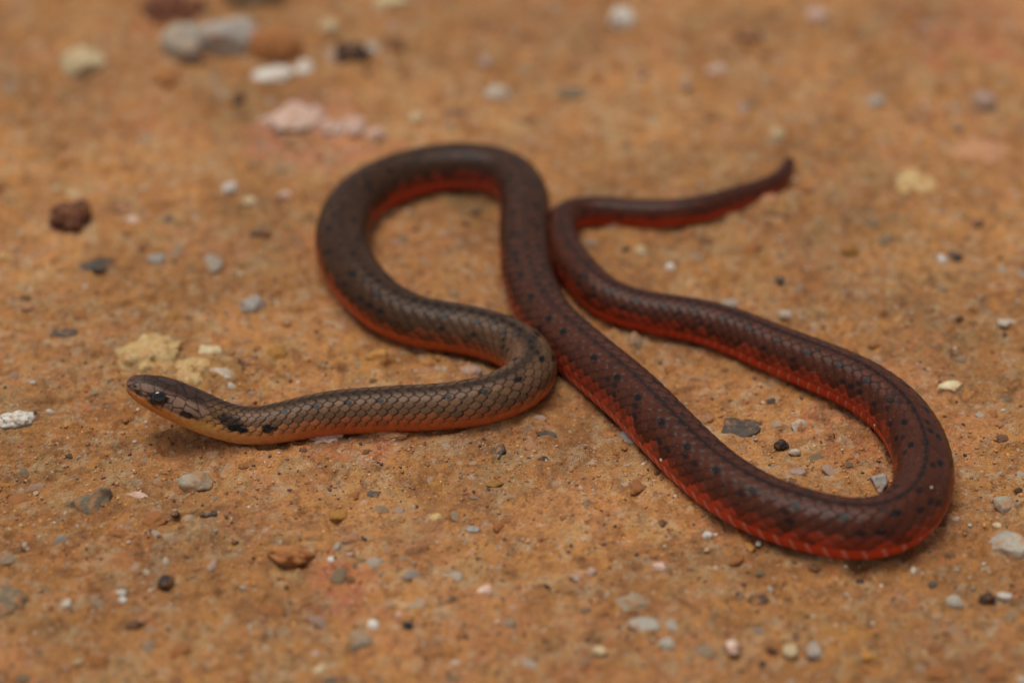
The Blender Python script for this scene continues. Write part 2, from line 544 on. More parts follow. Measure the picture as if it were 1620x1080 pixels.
 (1264, 676, 26, 20, 'pale', 'angular', .5, 0, 'stone', 'stone', "pale pinkish chip between the slate flake and the red belly"),
 (1232, 672, 26, 14, 'grey', 'round', .55, 0, 'pebble', 'pebble', "dull grey pebble right beside the slate flake"),
 (1262, 748, 28, 20, 'lilac', 'round', .5, 0, 'pebble', 'pebble', "brownish lilac pebble below the black one in the coil"),
 (1390, 766, 26, 32, 'blue', 'angular', .5, 0, 'stone', 'stone', "bluish grey chip in the inner corner of the rear coil"),
 (1290, 776, 36, 18, 'olive', 'slab', .5, 0, 'stone', 'stone', "olive flat chip against the snake's back inside the coil"),
 (1594, 870, 58, 42, 'pale', 'angular', .4, 15, 'stone', 'stone', "pale grey glassy stone to the right of the rear bend"),
 (1586, 803, 34, 28, 'grey', 'angular', .45, 0, 'stone', 'stone', "dull grey stone behind the pale glassy one"),
 (1577, 836, 16, 13, 'cream', 'round', .25, 0, 'pebble', 'pebble', "tiny bright cream pebble between the two grey stones"),
 (997, 697, 38, 30, 'blue', 'slab', .35, -30, 'stone', 'stone', "blue grey angular flake touching the middle coil's red belly"),
 (615, 691, 68, 24, 'pink', 'crumb', .5, 0, 'stone', 'stone', "peach crumbly stone pressed under the snake's front belly"),
 (514, 700, 56, 18, 'pinkw', 'crumb', .55, 10, 'stone', 'stone', "pink crumbly stone under the belly near the snake's throat"),
 (589, 790, 29, 13, 'slate', 'slab', .3, 12, 'stone', 'stone', "small dark slate chip in open foreground dirt"),
 (690, 828, 20, 15, 'yellow', 'round', .35, 0, 'pebble', 'pebble', "small yellow pebble in foreground dirt beyond the slate chip"),
 (525, 892, 13, 13, 'white', 'round', .25, 0, 'pebble', 'pebble', "tiny bright white pebble right of the reddish clod"),
 (458, 884, 76, 36, 'clod', 'crumb', .3, -12, 'soil_clod', 'soil clod', "reddish orange foreground clod with a shaded hollow beneath"),
 (790, 720, 26, 26, 'slate', 'angular', .65, 0, 'stone', 'stone', "worn dark grey stone in dirt below the front bend"),
 (586, 842, 48, 26, 'purple', 'slab', .75, 0, 'stone', 'stone', "dull purplish flat stone flush with the foreground dirt"),
 (748, 842, 22, 13, 'blue', 'angular', .4, 0, 'stone', 'stone', "small blue grey chip right of the yellow pebble"),
 (262, 928, 25, 24, 'black', 'round', .2, 0, 'pebble', 'pebble', "black brown oval pebble standing in foreground dirt"),
 (12, 955, 62, 52, 'olive', 'round', .55, 0, 'stone', 'stone', "dull olive grey rounded stone, half sunk, in the foreground"),
 (273, 857, 32, 20, 'grey', 'angular', .4, 0, 'stone', 'stone', "grey stone behind the black brown oval pebble"),
 (263, 893, 15, 16, 'pale', 'round', .3, 0, 'pebble', 'pebble', "tiny pale pebble behind the black brown oval pebble"),
 (106, 957, 18, 17, 'pale', 'round', .3, 0, 'pebble', 'pebble', "pale pebble near the dull olive rounded stone"),
 (194, 952, 15, 12, 'white', 'round', .25, 0, 'pebble', 'pebble', "tiny white pebble left of the black brown oval pebble"),
 (278, 820, 14, 10, 'black', 'round', .3, 0, 'pebble', 'pebble', "tiny black pebble above the grey foreground stone"),
 (330, 818, 26, 11, 'slate', 'slab', .4, 0, 'stone', 'stone', "thin dark chip below the grey green angular stone"),
 (300, 828, 26, 15, 'grey', 'round', .55, 0, 'pebble', 'pebble', "dull grey pebble between black pebble and thin dark chip"),
 (214, 786, 38, 13, 'pinkw', 'slab', .5, -10, 'stone', 'stone', "pinkish white sliver right of the streaked olive stone"),
 (570, 1016, 44, 32, 'grey', 'round', .4, 0, 'stone', 'stone', "grey rounded stone at the front edge of the foreground"),
 (508, 1059, 26, 20, 'cream', 'round', .3, 0, 'pebble', 'pebble', "cream pebble resting against a dark stone in front"),
 (530, 1074, 46, 20, 'slate', 'angular', .4, 0, 'stone', 'stone', "dark grey stone touching the cream foreground pebble"),
 (498, 1034, 22, 18, 'lilac', 'round', .3, 0, 'pebble', 'pebble', "lilac white pebble behind the cream foreground pebble"),
 (645, 993, 22, 14, 'black', 'crumb', .3, 0, 'soil_clod', 'soil clod', "black crumb beside a tiny pink foreground pebble"),
 (591, 993, 19, 18, 'white', 'angular', .3, 0, 'stone', 'stone', "white chip behind the grey rounded foreground stone"),
 (631, 977, 11, 11, 'pinkw', 'round', .25, 0, 'pebble', 'pebble', "tiny pink pebble next to the black foreground crumb"),
 (707, 951, 34, 13, 'purple', 'slab', .4, 8, 'stone', 'stone', "thin purplish brown chip in the middle foreground"),
 (769, 936, 26, 18, 'pinkw', 'angular', .4, -15, 'stone', 'stone', "peach white chip right of the thin purplish chip"),
 (659, 960, 36, 20, 'grey', 'round', .65, 0, 'stone', 'stone', "dull grey stone sunk beside the thin purplish chip"),
 (1002, 958, 66, 26, 'grey', 'angular', .45, -5, 'stone', 'stone', "long grey green stone, upper one of a pair"),
 (1020, 988, 50, 19, 'pale', 'slab', .4, -3, 'stone', 'stone', "short pale grey slab, lower one of a pair"),
 (1054, 1020, 26, 19, 'pale', 'angular', .4, 0, 'stone', 'stone', "pale grey chip in front of the paired grey stones"),
 (1076, 970, 15, 12, 'white', 'round', .3, 0, 'pebble', 'pebble', "tiny white pebble right of the paired grey stones"),
 (950, 1029, 24, 15, 'cream', 'angular', .4, 0, 'stone', 'stone', "cream chip left of the pale grey foreground chip"),
 (935, 911, 16, 19, 'lilac', 'angular', .4, 0, 'stone', 'stone', "upright lilac chip behind the paired grey stones"),
 (914, 916, 26, 12, 'lilac', 'slab', .4, 0, 'stone', 'stone', "flat lilac chip touching the upright lilac one"),
 (1043, 899, 24, 15, 'pinkw', 'crumb', .45, 0, 'stone', 'stone', "peach crumb between rear coil and the paired grey stones"),
 (1160, 1022, 20, 34, 'pinkw', 'crumb', .45, 0, 'stone', 'stone', "pink white crumbly stone in the foreground, upright"),
 (1288, 1026, 27, 27, 'blue', 'round', .3, 0, 'pebble', 'pebble', "bright bluish pebble in the right foreground"),
 (1250, 1026, 24, 22, 'cream', 'round', .45, 0, 'pebble', 'pebble', "tan cream pebble left of the bright bluish pebble"),
 (1262, 1007, 22, 22, 'purple', 'round', .4, 0, 'pebble', 'pebble', "dark purple pebble behind the bright bluish pebble"),
 (1200, 950, 34, 20, 'purple', 'crumb', .45, 0, 'soil_clod', 'soil clod', "dark purplish crumb below the rear coil"),
 (1360, 920, 13, 11, 'black', 'round', .25, 0, 'pebble', 'pebble', "tiny black pebble just below the rear coil's bottom"),
 (1476, 924, 15, 12, 'slate', 'round', .3, 0, 'pebble', 'pebble', "tiny dark slate pebble below the right end of the coil"),
 (1445, 903, 11, 11, 'white', 'angular', .3, 0, 'stone', 'stone', "tiny white chip close below the rear bend"),
 (1589, 942, 24, 15, 'white', 'angular', .3, 0, 'stone', 'stone', "white chip next to a dark brown crumb, right foreground"),
 (1562, 945, 28, 18, 'dark', 'crumb', .35, 0, 'soil_clod', 'soil clod', "dark brown crumb touching the white chip"),
 (1512, 949, 28, 20, 'pale', 'angular', .5, 0, 'stone', 'stone', "pale grey chip left of the dark brown crumb"),
 (1365, 1026, 36, 22, 'ochre', 'angular', .55, 0, 'stone', 'stone', "mustard ochre stone in the right foreground dirt"),
 (1352, 1000, 44, 24, 'ochre', 'crumb', .7, 0, 'stone', 'stone', "low ochre crumb behind the mustard foreground stone"),
 (1180, 867, 27, 14, 'ochre', 'slab', .4, 0, 'stone', 'stone', "ochre chip close under the rear coil's red belly"),
 (1118, 850, 16, 13, 'white', 'crumb', .3, 0, 'stone', 'stone', "tiny white crumb below the red belly of the rear coil"),
 (1200, 861, 10, 10, 'white', 'round', .25, 0, 'pebble', 'pebble', "tiny white pebble right of the ochre chip"),
 (1032, 780, 16, 11, 'pinkw', 'crumb', .4, 0, 'stone', 'stone', "tiny pinkish crumb in front of the middle coil"),
 (1046, 832, 13, 20, 'brown', 'slab', .35, 40, 'stone', 'stone', "small upright brown splinter below the rear coil"),
 (1110, 803, 44, 24, 'purple', 'round', .75, 0, 'stone', 'stone', "dull purplish stone sunk beside the rear coil's belly"),
 (865, 690, 34, 9, 'slate', 'slab', .4, -25, 'stone', 'stone', "thin dark twig like splinter below the front bend"),
 (862, 733, 22, 12, 'dark', 'crumb', .4, -20, 'soil_clod', 'soil clod', "small dark brown crumb in dirt between the coils"),
]
# ------------------------------------------------------------------ snake centre line, photo pixels and widths
HEAD = [(200, 608), (215, 614), (240, 623), (270, 634), (300, 646), (330, 658), (362, 669)]
BODY = [(400, 677, 57), (440, 673, 61), (480, 664, 67), (540, 653, 71), (620, 646, 71), (700, 643, 70), (760, 634, 74), (806, 618, 76),
        (838, 594, 76), (843, 570, 76), (822, 546, 76), (780, 526, 76), (720, 512, 76), (660, 500, 77), (605, 474, 80), (565, 436, 82),
        (544, 396, 82), (541, 360, 80), (558, 320, 78), (604, 288, 75), (680, 266, 72), (748, 263, 72), (800, 274, 72), (828, 308, 73),
        (829, 370, 74), (838, 440, 78), (866, 500, 82), (924, 556, 86), (1000, 622, 90), (1046, 672, 92), (1093, 718, 93), (1146, 762, 94),
        (1206, 797, 95), (1276, 822, 95), (1345, 836, 94), (1405, 830, 94), (1446, 800, 92), (1462, 756, 90), (1455, 704, 88), (1425, 655, 86),
        (1370, 612, 83), (1300, 578, 79), (1225, 545, 75), (1150, 514, 70), (1080, 496, 66), (1015, 485, 63), (954, 465, 62), (917, 431, 60),
        (893, 396, 57), (885, 362, 52), (898, 340, 47), (936, 332, 43), (1000, 337, 43), (1060, 341, 43), (1120, 333, 40), (1180, 311, 36),
        (1222, 293, 30), (1242, 280, 23), (1250, 263, 16)]


def snake_path():
    pts, rad = [], []
    for (x, y, w) in BODY:
        w = w * 1.06
        r = w * 0.00009 / 2
        for _ in range(3):
            p, s = on_z(x, y, r * 0.9)
            r = w * s / 2
        p = p.copy()
        pts.append(p); rad.append(r)
    y0 = pts[0][1]
    hp = [on_y(x, y, y0 + (400 - x) * 0.000006) for (x, y) in HEAD]
    P = np.array(hp + pts)
    R = np.array([rad[0]] * len(hp) + rad)
    # lift the tip of the tail a little
    P[-1][2] += 0.0012; P[-2][2] += 0.0004
    # Catmull-Rom, centripetal
    n = len(P)
    t = np.zeros(n)
    for i in range(1, n):
        t[i] = t[i - 1] + np.linalg.norm(P[i] - P[i - 1]) ** 0.5
    Pe = np.vstack([2 * P[0] - P[1], P, 2 * P[-1] - P[-2]])
    te = np.concatenate([[2 * t[0] - t[1]], t, [2 * t[-1] - t[-2]]])
    out, ro = [], []
    for i in range(1, n):
        p0, p1, p2, p3 = Pe[i - 1:i + 3]
        a, b, c, d = te[i - 1:i + 3]
        for u in np.linspace(b, c, 40, endpoint=False):
            A1 = (b - u) / (b - a) * p0 + (u - a) / (b - a) * p1
            A2 = (c - u) / (c - b) * p1 + (u - b) / (c - b) * p2
            A3 = (d - u) / (d - c) * p2 + (u - c) / (d - c) * p3
            B1 = (c - u) / (c - a) * A1 + (u - a) / (c - a) * A2
            B2 = (d - u) / (d - b) * A2 + (u - b) / (d - b) * A3
            out.append((c - u) / (c - b) * B1 + (u - b) / (c - b) * B2)
            f = (u - b) / (c - b)
            ro.append(R[i - 1] * (1 - f) + R[i] * f)
    out.append(P[-1]); ro.append(R[-1])
    out, ro = np.array(out), np.array(ro)
    s = np.concatenate([[0], np.cumsum(np.linalg.norm(np.diff(out, axis=0), axis=1))])
    ds = 0.00017
    N = int(s[-1] / ds)
    ss = np.linspace(0, s[-1], N)
    C = np.stack([np.interp(ss, s, out[:, k]) for k in range(3)], 1)
    Rr = np.interp(ss, s, ro)

    def gs(a, sig):
        k = int(sig * 3 / ds)
        w = np.exp(-0.5 * (np.arange(-k, k + 1) * ds / sig) ** 2)
        w /= w.sum()
        ap = np.concatenate([2 * a[0] - a[k:0:-1], a, 2 * a[-1] - a[-2:-k - 2:-1]])
        return np.convolve(ap, w, 'valid')
    C = np.stack([gs(C[:, k], 0.0017) for k in range(3)], 1)
    Rr = np.maximum(gs(Rr, 0.006), 0.0)
    return ss, C, Rr


SS, CC, RR = snake_path()
SLEN = SS[-1]
# the snake follows the gentle ups and downs of the ground (not its grains)
low = h_low(CC[:, 0], CC[:, 1])
CC[:, 2] += low * 1.0 * sm(0.010, 0.022, SS) + low[np.searchsorted(SS, 0.02)] * (1 - sm(0.010, 0.022, SS)) - 0.00035


def snake_clear(x, y, pad):
    k = (CC[::12, 0] - x) ** 2 + (CC[::12, 1] - y) ** 2
    i = int(np.argmin(k))
    return math.sqrt(k[i]) > RR[::12][i] * (0.8 if CC[::12, 2][i] < 0.0045 else 0.2) + pad


# ------------------------------------------------------------------ place the stones (their collars shape the ground)
placed = []
for i, (px, py, w, h, mk, sh, sink, turn, nm, cat, lab) in enumerate(STONES):
    p, s = on_z(px, py, 0.0)
    W, Hh = w * s / 2, h * s / 2
    q = 1.0 - 0.75 * sink                       # height relative to depth
    if sh == 'slab':
        q *= 0.7
    ry = Hh / math.sqrt(math.sin(PITCH) ** 2 + (q * math.cos(PITCH)) ** 2) * (1.0 + 0.15 * sink)
    ry = min(max(ry, 0.5 * W), 1.6 * W)
    rz = max(q * ry, 0.25 * Hh)
    W *= 1.10
    ry *= 1.08
    rz *= 1.10
    placed.append([i, p[0], p[1], W, ry, rz, sink, turn, mk, sh, nm, cat, lab])
    COLLARS.append((p[0], p[1], max(W, ry) * 1.15, rz * (0.10 + 0.30 * sink)))

# ------------------------------------------------------------------ ground
GM = ground_material()
xs = np.concatenate([-np.geomspace(30, 0.118, 34), np.arange(-0.115, 0.1151, 0.00032), np.geomspace(0.118, 30, 34)])
ys = np.concatenate([-np.geomspace(30, 0.094, 34), np.arange(-0.092, -0.058, 0.0004), np.arange(-0.058, 0.012, 0.00026),
                     np.arange(0.012, 0.135, 0.0005), np.geomspace(0.138, 30, 34)])
GX, GY = np.meshgrid(xs, ys, indexing='ij')
GZ = H(GX, GY)
GZ = np.where((np.abs(GX) > 0.2) | (np.abs(GY) > 0.22), 0.35 * MM * NZ[0](GX * 20, GY * 20), GZ)
gme = grid_mesh("ground", np.stack([GX, GY, GZ], -1), len(xs), len(ys), False)
gme.materials.append(GM)
# stains of coloured earth, plus painted shade below neck and top loop
STAINS_AND_SHADE = [(500, 205, 125, 60, (190, 126, 102), .75), (1540, 60, 140, 70, (170, 100, 78), .55), (1470, 40, 90, 50, (160, 100, 74), .5),
          (540, 930, 60, 40, (182, 108, 80), .7), (1300, 662, 45, 20, (184, 98, 66), .75), (560, 720, 90, 28, (178, 104, 76), .5),
          (300, 580, 130, 50, (186, 142, 82), .75), (410, 590, 60, 40, (168, 122, 66), .6), (560, 575, 55, 30, (182, 128, 62), .55), (160, 670, 60, 22, (180, 118, 60), .6),
          (740, 315, 60, 25, (132, 112, 78), .6), (1430, 400, 90, 45, (176, 128, 78), .5), (1460, 500, 60, 30, (150, 112, 72), .5),  # first patch: shade under the top loop, painted into the soil
          (980, 720, 90, 40, (130, 100, 70), .45), (1440, 850, 60, 22, (176, 104, 86), .6), (1530, 880, 90, 40, (172, 116, 66), .4),
          (330, 720, 120, 28, (130, 82, 52), .45), (220, 640, 110, 40, (162, 98, 56), .4), (1340, 1000, 70, 30, (186, 132, 66), .5),  # first patch: shadow of the raised head, painted into the soil
          (270, 40, 70, 40, (150, 84, 56), .6), (230, 170, 160, 60, (162, 100, 68), .4), (960, 1045, 160, 30, (146, 92, 62), .5),
          (700, 120, 200, 60, (148, 104, 64), .4), (1340, 150, 140, 60, (156, 108, 68), .3), (1350, 720, 60, 40, (168, 100, 56), .4),
          (130, 860, 120, 50, (168, 104, 56), .4), (620, 850, 110, 30, (150, 108, 78), .4), (1300, 450, 80, 30, (158, 104, 72), .35)]
sc = np.zeros(GX.shape + (3,)); sa = np.zeros(GX.shape)
for (px, py, w, h, c, a) in STAINS_AND_SHADE:
    p, s = on_z(px, py)
    rx, ry = w * s, h * s / math.sin(PITCH)
    u, v = (GX - p[0]) / rx, (GY - p[1]) / ry
    d = np.sqrt(u * u + v * v) + 0.45 * NZ[8](GX / 0.006 + px, GY / 0.006) + 0.25 * NZ[9](GX / 0.002 + px, GY / 0.002)
    m = a * (1 - sm(0.35, 1.15, d))
    sc = sc * (1 - m[..., None]) + lin(c) * m[..., None]
    sa = 1 - (1 - sa) * (1 - m)
mx, my = GX / MM, GY / MM


def fbm(x, y, k, oct=4, g=0.62):
    t_, a_, n_ = 0, 1.0, 0
    for q in range(oct):
        x, y = rot(x, y, 0.7)
        t_ = t_ + a_ * NZ[(k + q) % 10](x + 13 * q, y + 7 * q); n_ += a_
        x, y, a_ = x * 2.07, y * 2.07, a_ * g
    return t_ / n_ * 1.5


def lay(c, m):
    global soil
    soil = soil * (1 - m[..., None]) + lin(c) * m[..., None]


soil = np.broadcast_to(lin((181, 128, 78)), GX.shape + (3,)).copy()
n1 = fbm(mx / 12, my / 12, 1)
lay((164, 114, 67), sm(0.0, 0.7, n1) * 0.9)
lay((186, 126, 84), sm(0.0, 0.7, -n1) * 0.6)
soil = soil * (1 - sa[..., None]) + sc * 1.12
lay((178, 142, 98), sm(0.15, 0.42, fbm(mx / 4.2 + 31, my / 4.2, 4)) * 0.65)
lay((142, 96, 60), sm(0.2, 0.45, fbm(mx / 5.5 + 61, my / 5.5 + 9, 7)) * 0.5)
lay((192, 134, 74), sm(0.2, 0.42, fbm(mx / 2.6 + 77, my / 2.6, 6)) * 0.5)
lay((122, 84, 56), sm(0.28, 0.48, fbm(mx / 1.9 + 5, my / 1.9 + 40, 2)) * 0.45)
lay((186, 160, 128), sm(0.34, 0.5, fbm(mx / 1.7 + 90, my / 1.7 + 10, 8)) * 0.5)
soil *= (1 + 0.14 * fbm(mx / 0.8, my / 0.8, 5, 2) + 0.20 * fbm(mx / 22 + 3, my / 22, 3, 2))[..., None]
col_attr(gme, "soil", np.clip(soil, 0, 1).reshape(-1, 3))
ground = bpy.data.objects.new("ground", gme)
col.objects.link(ground)
tag(ground, "compacted orange brown laterite dirt", None, None, "structure")

# ------------------------------------------------------------------ stones as objects
for (i, x, y, W, ry, rz, sink, turn, mk, sh, nm, cat, lab) in placed:
    P, Fc = stone_shape(sh, 950 + i, 4 if W > 0.0011 else 3)
    P = P * np.array([W, ry, rz])
    z0 = h_low(np.array([x]), np.array([y]))[0]
    o = mesh_obj(nm, P, Fc, MATS[mk])
    o.location = (x, y, z0 + rz * (0.44 - 0.75 * sink))
    o.rotation_euler = (0, 0, math.radians(turn))
    tag(o, lab, cat)

# ------------------------------------------------------------------ snake
def snake_material():
    t = NT("snake_skin")
    a = t.n("ShaderNodeAttribute", attribute_name="skin")
    e = t.n("ShaderNodeAttribute", attribute_name="edge")
    P = t.coord(1000.0)
    n = t.noise(P, 1.1, 4, 0.6)
    f = t.noise(P, 7.0, 3, 0.7)
    base = t.mix(1.0, a.outputs['Color'], t.ramp(n, [(0.3, G(0.84)), (0.7, G(1.16))]), 'MULTIPLY')
    base = t.mix(1.0, base, t.ramp(f, [(0.3, G(0.86)), (0.7, G(1.14))]), 'MULTIPLY')
    # specks of dust on the scales
    v = t.n("ShaderNodeTexVoronoi", feature='F1')
    v.inputs['Scale'].default_value = 2.2
    t.l(P, v.inputs['Vector'])
    sep = t.n("ShaderNodeSeparateColor")
    t.l(v.outputs['Color'], sep.inputs[0])
    spk = t.math('MULTIPLY', t.math('LESS_THAN', v.outputs['Distance'], 0.13), t.math('LESS_THAN', sep.outputs[0], 0.24))
    base = t.mix(t.math('MULTIPLY', spk, 0.5), base, L4((170, 140, 112)))
    t.l(base, t.b.inputs['Base Color'])
    r = t.math('ADD', t.math('MULTIPLY', f, 0.22), t.math('MULTIPLY', t.math('SUBTRACT', 1.0, e.outputs['Fac']), 0.15))
    t.l(t.math('ADD', r, 0.25), t.b.inputs['Roughness'])
    t.b.inputs['Specular IOR Level'].default_value = 0.16
    t.b.inputs['Subsurface Weight'].default_value = 0.0
    t.b.inputs['Subsurface Radius'].default_value = (1, 0.35, 0.2)
    t.b.inputs['Subsurface Scale'].default_value = 0.0008
    t.bump(f, 0.25, 0.00005)
    return t.m


def build_snake():
    N = len(SS)
    NV = 152
    T = np.gradient(CC, axis=0)
    T /= np.linalg.norm(T, axis=1)[:, None]
    up0 = np.array([0, 0, 1.0])
    U = up0 - T * (T @ up0)[:, None]
    U /= np.linalg.norm(U, axis=1)[:, None]
    S = np.cross(T, U)                              # head points to -x, so S looks to the camera at the head
    phi = np.linspace(0, 2 * np.pi, NV, endpoint=False)
    roll = math.radians(14) * (1 - sm(0.013, 0.034, SS))     # the head is tipped a little away from the viewer
    cr, sr = np.cos(roll)[:, None], np.sin(roll)[:, None]
    U, S = U * cr - S * sr, S * cr + U * sr
    A = SS / MM                                     # mm from snout
    # head profile (mm): half-width, up, down
    ta = np.array([0, .10, .35, .8, 1.5, 2.6, 4.4, 6.5, 9.0, 11.5, 14.0, 17.0, 20.0])
    hw = np.array([0.0, .75, 1.2, 1.55, 1.88, 2.2, 2.6, 2.9, 3.05, 3.0, 2.85, 2.7, 2.65])
    hu = np.array([0.0, .60, .98, 1.32, 1.68, 2.05, 2.45, 2.62, 2.6, 2.5, 2.42, 2.45, 2.5])
    hd = np.array([0.0, .55, .92, 1.25, 1.62, 2.0, 2.42, 2.65, 2.8, 2.9, 2.95, 2.95, 2.85])
    r = RR / MM
    k = sm(13.0, 24.0, A)
    tip = np.clip((A[-1] - A) / 1.0, 0, 1) ** 0.5
    r = np.where(A > A[-1] - 1.0, r * tip, r)
    rw = np.interp(A, ta, hw) * (1 - k) + r * k
    ru = np.interp(A, ta, hu) * (1 - k) + r * 0.98 * k
    rd = np.interp(A, ta, hd) * (1 - k) + r * 0.98 * k
    hf = 1 - sm(9, 16, A)                           # how head-like
    sp, cp = np.sin(phi), np.cos(phi)
    # section: phi = 0 belly, pi back.  Head sections are boxier, belly is flat
    ex = 1 - 0.16 * hf[:, None]
    X = np.sign(sp) * np.abs(sp)[None, :] ** ex * rw[:, None]
    Zt = -np.sign(cp) * np.abs(cp)[None, :] ** ex
    Z = np.where(Zt > 0, Zt * ru[:, None], Zt * rd[:, None])
    flat = 0.90 + 0.05 * hf[:, None]
    lim = -flat * rd[:, None]
    soft = 0.10 * rd[:, None] + 1e-5
    Z = lim + soft * np.log1p(np.exp((Z - lim) / soft))
    # ---- scale lattice
    RMM = np.maximum(r, 0.6)
    Lc = 0.47 * RMM
    w_s = np.concatenate([[0], np.cumsum(0.5 * (1 / Lc[1:] + 1 / Lc[:-1]) * np.diff(A))])   # in scale lengths
    VA = math.radians(86)
    NR = 13
    al = np.where(phi <= np.pi, phi, 2 * np.pi - phi)
    v = (phi - VA) / (2 * np.pi - 2 * VA) * NR                                  # 0..15 over the back
    dors = (v >= 0) & (v <= NR)
    WS, VV = np.meshgrid(w_s, v, indexing='ij')
    asp = (2 * np.pi - 2 * VA) / NR / 0.47                                      # row width in scale lengths
    # every scale is an oval; the one nearer the head overlaps the one behind it
    HL, HW = 0.66, 0.80
    cen = np.full(WS.shape, 1e9); rho = np.full(WS.shape, 1.0)
    bi = np.zeros(WS.shape, int); bj = np.zeros(WS.shape, int); ba = np.zeros(WS.shape)
    j0 = np.floor(VV).astype(int)
    for dj in (0, -1, 1):
        j = np.clip(j0 + dj, 0, NR - 1)
        valid = (j0 + dj >= 0) & (j0 + dj < NR)
        off = 0.5 * (j & 1)
        i0 = np.round(WS - off).astype(int)
        for di in (-1, 0, 1):
            i = i0 + di
            ds_ = (WS - (i + off))
            dv_ = VV - j - 0.5
            tip_ = 1.0 + 0.10 * (ds_ > 0) * (1 - np.abs(dv_))        # slightly pointed behind
            d = np.sqrt((ds_ / (HL * tip_)) ** 2 + (dv_ / HW) ** 2)
            ok = valid & (d < 1.0) & (i + off < cen)
            cen = np.where(ok, i + off, cen); rho = np.where(ok, d, rho)
            bi = np.where(ok, i, bi); bj = np.where(ok, j, bj); ba = np.where(ok, ds_, ba)
    edge = 1 - rho                                   # 0 at the rim
    best = np.sqrt((ba * 0.66) ** 2 + ((VV - bj - 0.5) * asp) ** 2) + 0.0
    edge = np.where(dors[None, :], edge, 1.0)
    # ventral plates
    WSv = WS + 0.40 * (np.degrees(al)[None, :] - 60) / 40
    vi = np.floor(WSv + 0.5).astype(int)
    vd = 0.5 - np.abs(WSv - vi)                       # distance to plate border
    va = WSv - vi
    vent = ~dors
    e01 = np.where(dors[None, :], sm(0.0, 0.20, edge), sm(0.0, 0.10, vd))
    tilt = np.where(dors[None, :], ba, va)
    # ---- head plates: Voronoi cells round hand-set seeds (mm from snout, degrees from belly)
    seeds = [(0.35, 120), (0.3, 180), (1.1, 112), (1.5, 165), (2.6, 168), (2.7, 128), (1.2, 84), (2.5, 84), (3.8, 84), (5.0, 82), (6.3, 84), (7.7, 86),
             (4.5, 146), (4.9, 180), (6.0, 118), (5.9, 134), (7.6, 150), (8.2, 160), (7.4, 112), (9.3, 126), (9.2, 104), (9.1, 86), (10.4, 142), (10.5, 168)]
    sd = []
    for (a_, g_) in seeds:
        sd.append((a_, math.radians(g_)))
        if g_ != 180:
            sd.append((a_, math.radians(360 - g_)))
    hn = int(np.searchsorted(A, 13.0))
    hA, hP = np.meshgrid(A[:hn], phi, indexing='ij')
    hb = np.full(hA.shape, 99.0); hs = np.full(hA.shape, 99.0); hi = np.zeros(hA.shape, int)
    for q, (a_, p_) in enumerate(sd):
        d = np.sqrt((hA - a_) ** 2 + ((hP - p_) * 2.5) ** 2)
        m1 = d < hb
        hs = np.where(m1, hb, np.minimum(hs, d)); hi = np.where(m1, q, hi)
        hb = np.where(m1, d, hb)
    hedge = sm(0.0, 0.28, hs - hb)
    hedge = np.where((hP > math.radians(70)) & (hP < math.radians(290)), hedge, 1.0)
    hk = (1 - sm(10.6, 11.2, A))[:hn, None] * (1 + 0 * hA)
    e01[:hn] = e01[:hn] * (1 - hk) + hedge * hk
    tilt[:hn] = tilt[:hn] * (1 - hk)
    # ---- colours
    Am = A[:, None] + 0 * WS
    AL = np.degrees(al)[None, :] + 0 * WS
    fr = Am / A[-1]
    hsh = lambda i, j, m: np.modf(np.abs(np.sin(i * 127.1 + j * 311.7 + m * 74.7) * 43758.5453))[0]
    rnd = hsh(bi, bj, 1)
    rnd2 = hsh(bi, bj, 2)

    def mixc(a, b, f):
        return a * (1 - f[..., None]) + b * f[..., None]
    c_neck, c_mid, c_tail = lin((106, 77, 55)), lin((60, 37, 22)), lin((70, 33, 19))
    back = mixc(np.broadcast_to(c_neck, WS.shape + (3,)), c_mid, sm(46, 95, Am))
    back = mixc(back, c_tail, sm(130, 210, Am))
    dk = sm(150, 180, AL) * 0.72 * (1 - sm(60, 110, Am))     # darker stripe along the spine at the front
    back = back * (1 - dk[..., None])
    back = back * (0.82 + 0.36 * rnd[..., None])
    # reddish scales sprinkled low on the flanks
    redd = lin((118, 42, 30))
    lowf = (1 - sm(88, 122, AL)) * sm(60, 120, Am)
    back = mixc(back, redd, np.clip(lowf * (rnd2 > 0.45) * 0.75 + lowf * 0.15, 0, 1))
    # belly
    b_throat, b_neck, b_mid = lin((198, 142, 84)), lin((178, 92, 50)), lin((188, 66, 35))
    belly = mixc(np.broadcast_to(b_throat, WS.shape + (3,)), b_neck, sm(12, 30, Am))
    belly = mixc(belly, b_mid, sm(60, 130, Am))
    # dark skin between scales, thin pale rim on ventral plates
    rj_ = np.minimum(bj, NR - 1 - bj)
    q0 = 0.85 - 0.50 * sm(45, 85, Am) + 0.16 * sm(160, 190, Am) - 0.16 * sm(240, 270, Am)
    q1 = 0.45 - 0.40 * sm(30, 60, Am) + 0.06 * sm(160, 190, Am)
    isb = np.where(rj_ == 0, np.clip(q0 + 0.5 * (rnd2 - 0.5), 0, 1), np.where(rj_ == 1, np.clip(q1 + 0.5 * (rnd - 0.5), 0, 1), 0.0))
    isb = isb * (1 - 0.35 * sm(0.0, 0.4, ba))                  # darker toward the tip of each scale
    vb = 1 - 0.35 * sm(72, 86, AL) * (1 - sm(0.0, 0.25, vd)) * sm(20, 40, Am)
    isb = np.where(dors[None, :], isb, vb)
    c = mixc(back, belly, isb)
    # spots: single scales turned blue-black
    rowj = np.minimum(bj, NR - 1 - bj)
    sidek = (bj > 6).astype(int)
    per = 3
    main = (rowj == 4) & (np.mod(bi + sidek, per) == 0) & (hsh(bi, sidek, 7) > 0.18)
    main |= (rowj == 4) & (hsh(bi, sidek, 8) > 0.93)
